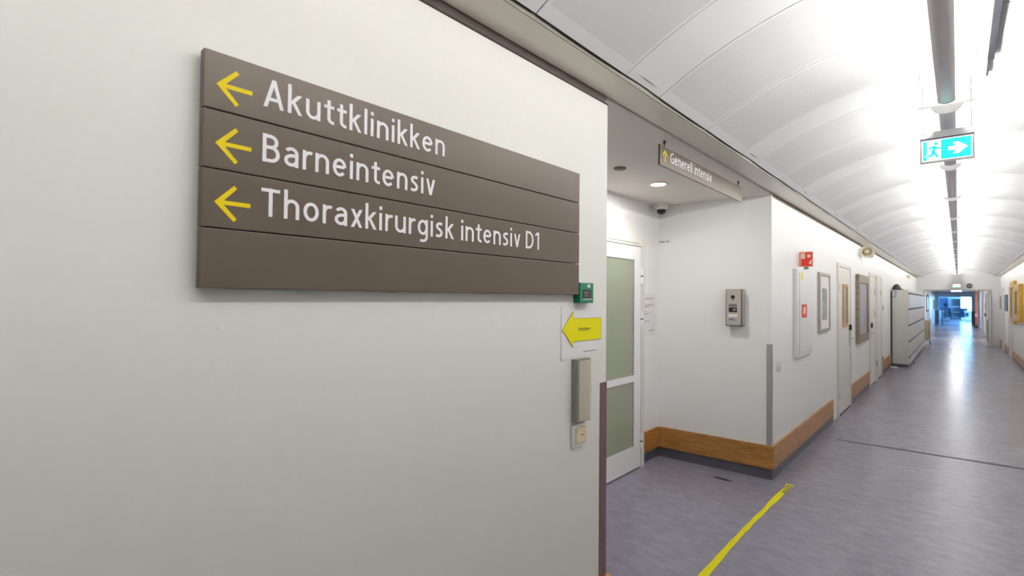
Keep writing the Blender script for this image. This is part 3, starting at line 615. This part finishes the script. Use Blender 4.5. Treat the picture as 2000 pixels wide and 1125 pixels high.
# row of drawer cabinets
CY0, CW, CX = 14.78, 0.965, -0.845
dz = [0.07, 0.245, 0.60, 0.965, 1.33, 1.69, 1.755]
body_me = G().box(XL+0.002, CX-0.02, 0.002, CW-0.002, 0.07, 1.755).mesh('body'); plinth_me = G().box(XL+0.03, CX-0.05, 0.0, CW, 0.0, 0.07).mesh('plinth')
drw = [G().box(CX-0.02, CX, 0.004, CW-0.004, dz[j]+0.004, dz[j+1]-0.034, bev=0.002).mesh('drawer') for j in range(6) if dz[j+1]-dz[j] > 0.1]
grv = [G().box(CX-0.02, CX-0.008, 0.004, CW-0.004, dz[j+1]-0.034, dz[j+1]+0.004).mesh('grip_groove') for j in range(6) if dz[j+1]-dz[j] > 0.1]
ordn = ['nearest of', 'second of', 'third of', 'fourth of', 'fifth of', 'sixth of', 'farthest of']
for i in range(7):
    cb = thing('drawer_cabinet', 'tall white drawer cabinet with dark grip grooves, %s the row of seven' % ordn[i], 'cabinet', ((XL+CX)/2, CY0+i*CW, 0), 'white drawer cabinets along the left wall')
    L = (0, CY0+i*CW, 0)
    part('body', body_me, cabm, cb, L); part('plinth', plinth_me, cove, cb, L)
    for a, b in zip(drw, grv):
        part('drawer', a, cabm, cb, L); part('grip_groove', b, mat('groove_dark', (0.03, 0.033, 0.045), 0.7), cb, L)
tag(part('wall_filler', B(XL+0.001, XL+0.03, 14.745, 14.777, 0.03, 1.72), darkgap), 'dark strip in the gap between wall and nearest white cabinet', 'strip')
hat = thing('black_cap', 'black cap with a dangling grey strap on top of the nearest cabinet', 'cap', (-1.08, 14.95, 1.755))
part('crown', G().lathe((-1.09, 14.93, 1.757), (0, 0, 1), [(0.085, 0), (0.088, 0.04), (0.065, 0.10), (0.03, 0.13), (0, 0.135)], n=16), black, hat, smooth=True)
part('brim', G().prism([(-1.10, 14.86), (-1.02, 14.85), (-0.955, 14.90), (-0.955, 14.96), (-1.02, 15.0), (-1.10, 15.0)], 'xy', 1.757, 1.775), black, hat)
part('strap', G().tube([(-1.165, 14.88, 1.78), (-1.172, 14.770, 1.766), (-1.17, 14.770, 1.62), (-1.14, 14.770, 1.585), (-1.10, 14.770, 1.60), (-1.09, 14.770, 1.68), (-1.10, 14.770, 1.766), (-1.10, 14.86, 1.78)], 0.006, 6), mat('strap_grey', (0.18, 0.17, 0.16), 0.7), hat)
pl = thing('floor_door_stop', 'white round plate on the floor in front of the nearest white cabinet', 'door stop', (-1.11, 14.5, 0))
part('disc', G().lathe((-1.11, 14.5, 0.0), (0, 0, 1), [(0.07, 0), (0.07, 0.012), (0.05, 0.025), (0, 0.03)]), plastic, pl, smooth=True); part('stud', G().cyl((-1.11, 14.5, 0.028), (-1.11, 14.5, 0.036), 0.015), steel, pl)
lc = thing('laundry_cart', 'beige laundry bag on a wheeled metal cart past the white cabinets', 'cart', (-0.93, 23.4, 0))
part('bag', G().lathe((-0.93, 23.4, 0.16), (0, 0, 1), [(0.0, 0.0), (0.13, 0.0), (0.17, 0.12), (0.18, 0.4), (0.165, 0.6), (0.13, 0.68), (0.0, 0.70)], n=18), mat('bag_beige', (0.52, 0.45, 0.30), 0.9, noise=0.15, nscale=8, bump=0.8), lc, smooth=True)
fr = G().tube([(-1.09, 23.24, 0.12), (-0.77, 23.24, 0.12), (-0.77, 23.56, 0.12), (-1.09, 23.56, 0.12), (-1.09, 23.24, 0.12)], 0.012)
for x, y in ((-1.09, 23.24), (-0.77, 23.24), (-0.77, 23.56), (-1.09, 23.56)): fr.cyl((x, y, 0.12), (x, y, 0.88), 0.010, n=8)
part('frame', fr, steel, lc)
for x, y in ((-1.09, 23.24), (-0.77, 23.24), (-0.77, 23.56), (-1.09, 23.56)): part('wheel', G().cyl((x-0.012, y, 0.055), (x+0.012, y, 0.055), 0.055, n=14), black, lc)

# ------------------------------------------------------------------ ceiling luminaires
FZ = 2.45; FXC = -0.04; fr_ = 0.0659; fa = math.radians(71.5); FL = 1.33
def arc_shell(a0, a1, r0, r1, n, y0, y1):
    g = G(); vs = []
    for y in (y0, y1):
        for r in (r0, r1):
            for i in range(n+1):
                a = a0+(a1-a0)*i/n; vs.append((r*math.sin(a), y, FZ+fr_-r*math.cos(a)))
    m_ = n+1; fs = []
    for i in range(n):
        fs += [(i, i+1, 2*m_+i+1, 2*m_+i), (m_+i, m_+i+1, 3*m_+i+1, 3*m_+i), (i, i+1, m_+i+1, m_+i), (2*m_+i, 2*m_+i+1, 3*m_+i+1, 3*m_+i)]
    fs += [(0, m_, 3*m_, 2*m_), (n, m_+n, 3*m_+n, 2*m_+n)]
    return g.add(vs, fs)
me_strip = arc_shell(-math.radians(29), math.radians(29), fr_+0.0005, fr_+0.002, 10, 0.004, FL-0.004).mesh('reflector_strip', True)
me_diff = arc_shell(-fa, fa, fr_-0.0025, fr_, 20, 0.006, FL-0.006).mesh('diffuser', True)
def cap_mesh(y0, y1):
    n = 18; poly = [((fr_+0.003)*math.sin(a), FZ+fr_-(fr_+0.003)*math.cos(a)) for a in [-fa+2*fa*i/n for i in range(n+1)]]
    return G().prism(poly, 'xz', y0, y1).mesh('end_cap')
me_c0, me_c1 = cap_mesh(0, 0.012), cap_mesh(FL-0.012, FL)
me_tube = G().cyl((0, 0.03, FZ+0.052), (0, FL-0.03, FZ+0.052), 0.013, n=12).mesh('lamp_tube', True)
me_br = [G().box(-0.115, 0.115, y, y+0.012, FZ+0.046, FZ+0.050).mesh('bracket') for y in (0.006, FL-0.018)]
me_w = [G().cyl((x, y, FZ+0.05), (x, y, vz(x+FXC)+0.002), 0.0016, n=6).mesh('hanger_wire') for y in (0.012, FL-0.012) for x in (-0.11, 0.11)]
for i in range(-3, 14):
    L = (FXC, 3.40+1.5*i, 0)
    where = ['overhead, third behind the camera', 'overhead, second behind the camera', 'overhead, just behind the top edge of view', 'nearest in view with a dark glossy underside', 'right behind the hanging exit sign'][i+4] if i < 1 else '%s along the row past the exit sign' % ['second', 'third', 'fourth', 'fifth', 'sixth', 'seventh', 'eighth', 'ninth', 'tenth', 'eleventh', 'twelfth', 'thirteenth', 'fourteenth'][i-1]
    lu = thing('linear_luminaire', 'long suspended grey and clear tube light, '+where, 'light', (FXC, L[1]+FL/2, FZ), 'tube lights in a row along the vault')
    part('reflector_strip', me_strip, reflm, lu, L); part('diffuser', me_diff, acrylic, lu, L); part('lamp_tube', me_tube, lampm, lu, L)
    part('end_cap', me_c0, capm, lu, L); part('end_cap', me_c1, capm, lu, L); 
    for q in me_br: part('bracket', q, capm, lu, L)
    for q in me_w: part('hanger_wire', q, steel, lu, L)
rl = thing('ceiling_rail', 'dark glossy metal rail on the vault right of the tube lights', 'rail', (0.12, 2.6, 2.65))
part('rail', B(0.108, 0.134, 1.6, 3.35, 2.655, 2.668, bev=0.002), railm, rl); part('cover_strip', B(0.112, 0.121, 1.6, 3.62, 2.668, 2.676), railm, rl)

# exit sign
EY = 3.6; EX0, EX1, EZ0, EZ1 = -0.157, 0.067, 2.247, 2.414
ex = thing('exit_sign', 'lit green running man exit sign with arrow hanging on two rods', 'sign', ((EX0+EX1)/2, EY, EZ0))
part('housing', B(EX0, EX1, EY-0.014, EY+0.014, EZ1-0.036, EZ1, bev=0.002), mat('exit_housing', (0.85, 0.85, 0.87), 0.35), ex)
part('shadow_gap', B(EX0+0.001, EX1-0.001, EY-0.012, EY+0.012, EZ1-0.039, EZ1-0.036), mat('gap_navy', (0.03, 0.04, 0.08), 0.4), ex)
part('panel_frame', B(EX0, EX1, EY-0.008, EY+0.008, EZ0, EZ1-0.039, bev=0.001), mat('exit_frame', (0.85, 0.84, 0.86), 0.35), ex)
px0, px1, pz0, pz1 = EX0+0.009, EX1-0.010, EZ0+0.010, EZ1-0.045
for sgn in (-1, 1):
    a = EY+sgn*0.008; b = EY+sgn*0.0086; c = EY+sgn*0.0092; e = EY+sgn*0.0098
    bd = part('lit_border', B(px0, px1, min(a, b), max(a, b), pz0, pz1), exw, ex)
    part('green_field', B(px0+0.004, px1-0.004, min(b, c), max(b, c), pz0+0.004, pz1-0.004), exg, bd)
    if sgn < 0:
        W = px1-px0-0.008; H = pz1-pz0-0.008; ox, oz = px0+0.004, pz0+0.004
        P = lambda u, v: (ox+u*W, oz+v*H)
        part('doorway', G().prism([P(0.078, 0.0), P(0.385, 0.0), P(0.385, 1.0), P(0.085, 1.0), P(0.085, 0.30), P(0.045, 0.26), P(0.045, 0.19), P(0.085, 0.17), P(0.085, 0.06)], 'xz', e, c), exw, bd)
        def limb(g, pts, wd):
            for (x0, z0), (x1, z1) in zip(pts, pts[1:]):
                a_, b_ = Vector((x0, z0)), Vector((x1, z1)); nn = (b_-a_).normalized(); q = Vector((-nn.y, nn.x))*wd/2; a_ = a_-nn*wd*0.3; b_ = b_+nn*wd*0.3
                g.prism([a_+q, a_-q, b_-q, b_+q], 'xz', e-0.0006, e)
            return g
        g = G()
        limb(g, [P(0.25, 0.66), P(0.215, 0.42)], 0.0145); limb(g, [P(0.215, 0.42), P(0.275, 0.26), P(0.315, 0.13)], 0.0095); limb(g, [P(0.215, 0.40), P(0.185, 0.23), P(0.09, 0.22)], 0.0095)
        limb(g, [P(0.245, 0.70), P(0.165, 0.68), P(0.135, 0.54)], 0.0075); limb(g, [P(0.255, 0.69), P(0.31, 0.58), P(0.385, 0.57)], 0.0075)
        hx, hz = P(0.275, 0.83); g.cyl((hx, e-0.0006, hz), (hx, e, hz), 0.0078, n=16)
        part('running_figure', g, exg, bd)
        part('arrow', G().prism([P(0.53, 0.40), P(0.53, 0.60), P(0.695, 0.60), P(0.62, 0.80), P(0.74, 0.80), P(0.935, 0.50), P(0.74, 0.20), P(0.62, 0.20), P(0.695, 0.40)], 'xz', e, c), exw, bd)
for x in (EX0+0.012, EX1-0.014):
    part('rod', G().cyl((x, EY, EZ1), (x, EY, vz(x)), 0.0035, n=10).cyl((x, EY, EZ1), (x, EY, EZ1+0.004), 0.008, n=12), steel, ex)
gt = G()
for u, wd in ((0.004, 0.003), (0.009, 0.004), (0.0145, 0.004), (0.020, 0.004)): gt.box(EX0+u, EX0+u+wd, EY-0.0146, EY-0.0139, EZ1-0.013, EZ1-0.0095)
part('maker_mark', gt, inkg, ex)['kind'] = 'stuff'

# ------------------------------------------------------------------ end wall things
e2 = thing('exit_sign', 'small lit exit sign on the end wall above the portal', 'sign', (-0.055, YE, 1.99))
part('box', B(-0.165, 0.055, YE-0.05, YE-0.001, 1.985, 2.125, bev=0.004), plastic, e2); part('lit_face', B(-0.155, 0.045, YE-0.052, YE-0.05, 2.0, 2.115), exw, e2); part('green_field', B(-0.14, 0.03, YE-0.053, YE-0.052, 2.005, 2.03), exg, e2)
ck = thing('round_sign', 'dark round sign on the end wall right of the exit sign', 'sign', (0.29, YE, 1.98))
part('disc', G().lathe((0.29, YE-0.001, 2.06), (0, -1, 0), [(0.085, 0), (0.085, 0.02), (0.07, 0.025), (0, 0.025)]), mat('disc_dark', (0.07, 0.06, 0.05), 0.5), ck, smooth=True)
gt = G()
for u, wd in ((-0.045, 0.03), (-0.005, 0.012), (0.022, 0.03)): gt.box(0.29+u, 0.29+u+wd, YE-0.0275, YE-0.026, 2.035, 2.085)
part('print', gt, mat('disc_print', (0.45, 0.43, 0.40), 0.5), ck)
fd = part('door_5', B(0.78, 0.83, YE-0.001+0.26, YE+1.15, 0.01, 1.88), doorc); fd['kind'] = 'structure'
part('kick_plate', B(0.765, 0.779, YE+0.28, YE+1.1, 0.09, 0.86), mat('kick_grey', (0.20, 0.18, 0.17), 0.4, metal=0.4), fd)
tag(part('door_stop', G().lathe((0.80, 24.40, 0), (0, 0, 1), [(0.05, 0), (0.05, 0.02), (0, 0.03)]), plastic), 'white round door stop on the floor at the portal right jamb', 'door stop')
for i, y in enumerate((27.0, 33.0, 39.0)):
    t = thing('ceiling_light', 'square lit ceiling light in the corridor beyond the portal, %s' % ['first', 'second', 'third'][i], 'light', (-0.1, y, 2.1), 'square lights beyond the portal')
    part('frame', G().box(-0.34, 0.14, y-0.24, y+0.24, 2.105, 2.12), plastic, t); part('diffuser', B(-0.31, 0.11, y-0.21, y+0.21, 2.098, 2.105), panelm, t)
picture('framed_painting', 'narrow dark framed picture on the left wall beyond the portal', 33.4, 35.4, 0.97, 1.84, 0.10, 0.05, mat('frame_dark', (0.14, 0.10, 0.07), 0.5), art('dark_canvas', (0.07, 0.05, 0.04), (0.18, 0.14, 0.10), 3), x=-1.25)
picture('framed_painting', 'blue grey picture farthest down the left wall before the lobby', 43.4, 45.2, 1.04, 1.62, 0.08, 0.05, mat('frame_blue_grey', (0.15, 0.17, 0.24), 0.5), art('blue_canvas', (0.05, 0.07, 0.15), (0.2, 0.25, 0.4), 3), x=-1.25)
d6 = part('door_6', B(0.905, 0.935, 31.0, 33.0, 0.01, 1.85), doorc); d6['kind'] = 'structure'
part('sign_plate', B(0.898, 0.905, 31.6, 32.2, 1.20, 1.42), orange, d6); part('handle', B(0.86, 0.905, 31.1, 31.2, 0.85, 1.0), black, d6)
oc = thing('orange_column', 'slim orange column on the right at the far portal', 'column', (0.78, 40, 0))
part('shaft', B(0.72, 0.80, 39.9, 40.05, 0.14, 2.10, bev=0.01), orange, oc); part('foot', B(0.70, 0.82, 39.88, 40.07, 0.0, 0.14), ink, oc); part('pink_bag', B(0.70, 0.83, 39.84, 39.9, 0.62, 0.80, bev=0.03), mat('pink', (0.75, 0.40, 0.50), 0.7), oc)

# right wall
picture('gilt_painting', 'deep gold framed painting, farther of the two gilt frames on right wall', 17.85, 19.2, 0.95, 2.03, 0.16, 0.06, gold, art('canvas_brown', (0.12, 0.07, 0.03), (0.40, 0.26, 0.10), 4), x=XR, side=-1)
picture('gilt_painting', 'deep gold framed painting, nearer of the two gilt frames on right wall', 16.1, 17.45, 1.05, 1.91, 0.16, 0.08, gold, art('canvas_umber', (0.10, 0.06, 0.03), (0.36, 0.22, 0.10), 4), x=XR, side=-1)
picture('blue_print', 'narrow dark blue framed print on right wall past the gilt frames', 21.0, 21.9, 1.23, 1.72, 0.05, 0.03, mat('frame_navy', (0.03, 0.05, 0.10), 0.4), art('canvas_blue', (0.03, 0.08, 0.18), (0.10, 0.22, 0.42), 4), x=XR, side=-1)
picture('grey_print', 'grey blue framed print farthest along the right wall before the portal', 23.80, 24.40, 1.26, 1.71, 0.05, 0.03, silverf, art('canvas_greyblue', (0.10, 0.13, 0.18), (0.30, 0.34, 0.40), 4), x=XR, side=-1)
for n_, (y0, y1) in ((7, (19.35, 20.45)), (8, (22.5, 23.6))):
    d = part('door_%d' % n_, G().box(XR-0.02, XR+0.02, y0, y0+0.07, 0, 1.96).box(XR-0.02, XR+0.02, y1-0.07, y1, 0, 1.96).box(XR-0.02, XR+0.02, y0+0.07, y1-0.07, 1.90, 1.96), framew); d['kind'] = 'structure'
    lf = part('door_leaf', B(XR-0.01, XR+0.02, y0+0.075, y1-0.075, 0.012, 1.895), doorc, d)
    part('handle', G().cyl((XR-0.06, y0+0.15, 0.95), (XR-0.008, y0+0.15, 0.95), 0.01, n=10).cyl((XR-0.06, y0+0.15, 0.95), (XR-0.06, y0+0.28, 0.95), 0.01, n=10), steel, lf)

# ------------------------------------------------------------------ lobby beyond
gd_ = thing('glass_door', 'glass door with blue daylight painted into its pane, standing at the lobby entrance', 'door', (-0.80, 46.4, 0))
part('pane', B(-1.02, -0.55, 46.38, 46.40, 0.95, 1.76), glassb, gd_)
part('rail', G().box(-1.03, -0.53, 46.36, 46.42, 0.90, 0.95).box(-1.03, -0.53, 46.36, 46.42, 0.10, 0.18), mat('rail_rose', (0.40, 0.27, 0.28), 0.5), gd_)
part('lower_pane', B(-1.02, -0.55, 46.38, 46.40, 0.18, 0.90), winglass, gd_)
st = thing('barrier_post', 'dark barrier post on a flat foot in front of the lobby', 'post', (-0.86, 45.6, 0))
part('pole', G().cyl((-0.86, 45.6, 0.02), (-0.86, 45.6, 0.98), 0.028), black, st); part('foot', G().lathe((-0.86, 45.6, 0), (0, 0, 1), [(0.17, 0), (0.17, 0.02), (0.05, 0.04), (0, 0.04)]), black, st)
sh = thing('grey_shelving', 'grey shelving unit against the lobby end wall', 'shelf', (-0.2, 59.6, 0))
part('carcass', G().box(-0.50, -0.46, 59.5, 59.95, 0, 1.75).box(0.08, 0.12, 59.5, 59.95, 0, 1.75).box(-0.46, 0.08, 59.5, 59.95, 1.71, 1.75).box(-0.46, 0.08, 59.9, 59.95, 0, 1.71), mat('shelf_grey', (0.20, 0.23, 0.26), 0.6), sh)
for z in (0.1, 0.55, 1.0, 1.05): part('shelf_board', B(-0.46, 0.08, 59.52, 59.9, z, z+0.03), mat('shelf_pale', (0.45, 0.55, 0.65), 0.5), sh)
for x, lab in ((-0.72, 'navy armchair left of the grey lobby shelving'), (0.32, 'navy armchair right of the grey lobby shelving')):
    ac = thing('armchair', lab, 'chair', (x, 57.5, 0), 'navy lobby armchairs')
    part('seat', B(x-0.22, x+0.22, 57.25, 57.75, 0.18, 0.42, bev=0.04), navy, ac); part('backrest', B(x-0.24, x+0.24, 57.7, 57.85, 0.18, 0.95, bev=0.05), navy, ac)
    for sx in (-1, 1): part('armrest', B(x+sx*0.25-0.04, x+sx*0.25+0.04, 57.25, 57.8, 0.12, 0.6, bev=0.03), navy, ac)
    for sx in (-1, 1):
        for yy in (57.3, 57.72): part('leg', B(x+sx*0.2-0.02, x+sx*0.2+0.02, yy-0.02, yy+0.02, 0, 0.18), black, ac)
ct = thing('lobby_counter', 'low white counter below the bright lobby window', 'counter', (0.75, 55, 0))
part('body', B(0.35, 1.4, 54.7, 55.3, 0, 0.72), doorw, ct); part('top', B(0.32, 1.43, 54.66, 55.34, 0.72, 0.76), bluelob, ct); part('box', B(0.40, 0.58, 54.6, 54.68, 0.35, 0.62), navy, ct)
ov = thing('oval_wall_sign', 'dark blue oval sign on the lobby left glass', 'sign', (-0.70, 46.36, 1.2))
part('disc', G().lathe((-0.70, 46.375, 1.28), (0, -1, 0), [(0.10, 0), (0.10, 0.01), (0, 0.012)]), navy, ov); part('rim', G().lathe((-0.70, 46.375, 1.28), (0, -1, 0), [(0.11, 0), (0.11, 0.006), (0.10, 0.008)]), mat('rim_blue', (0.05, 0.15, 0.35), 0.5), ov)
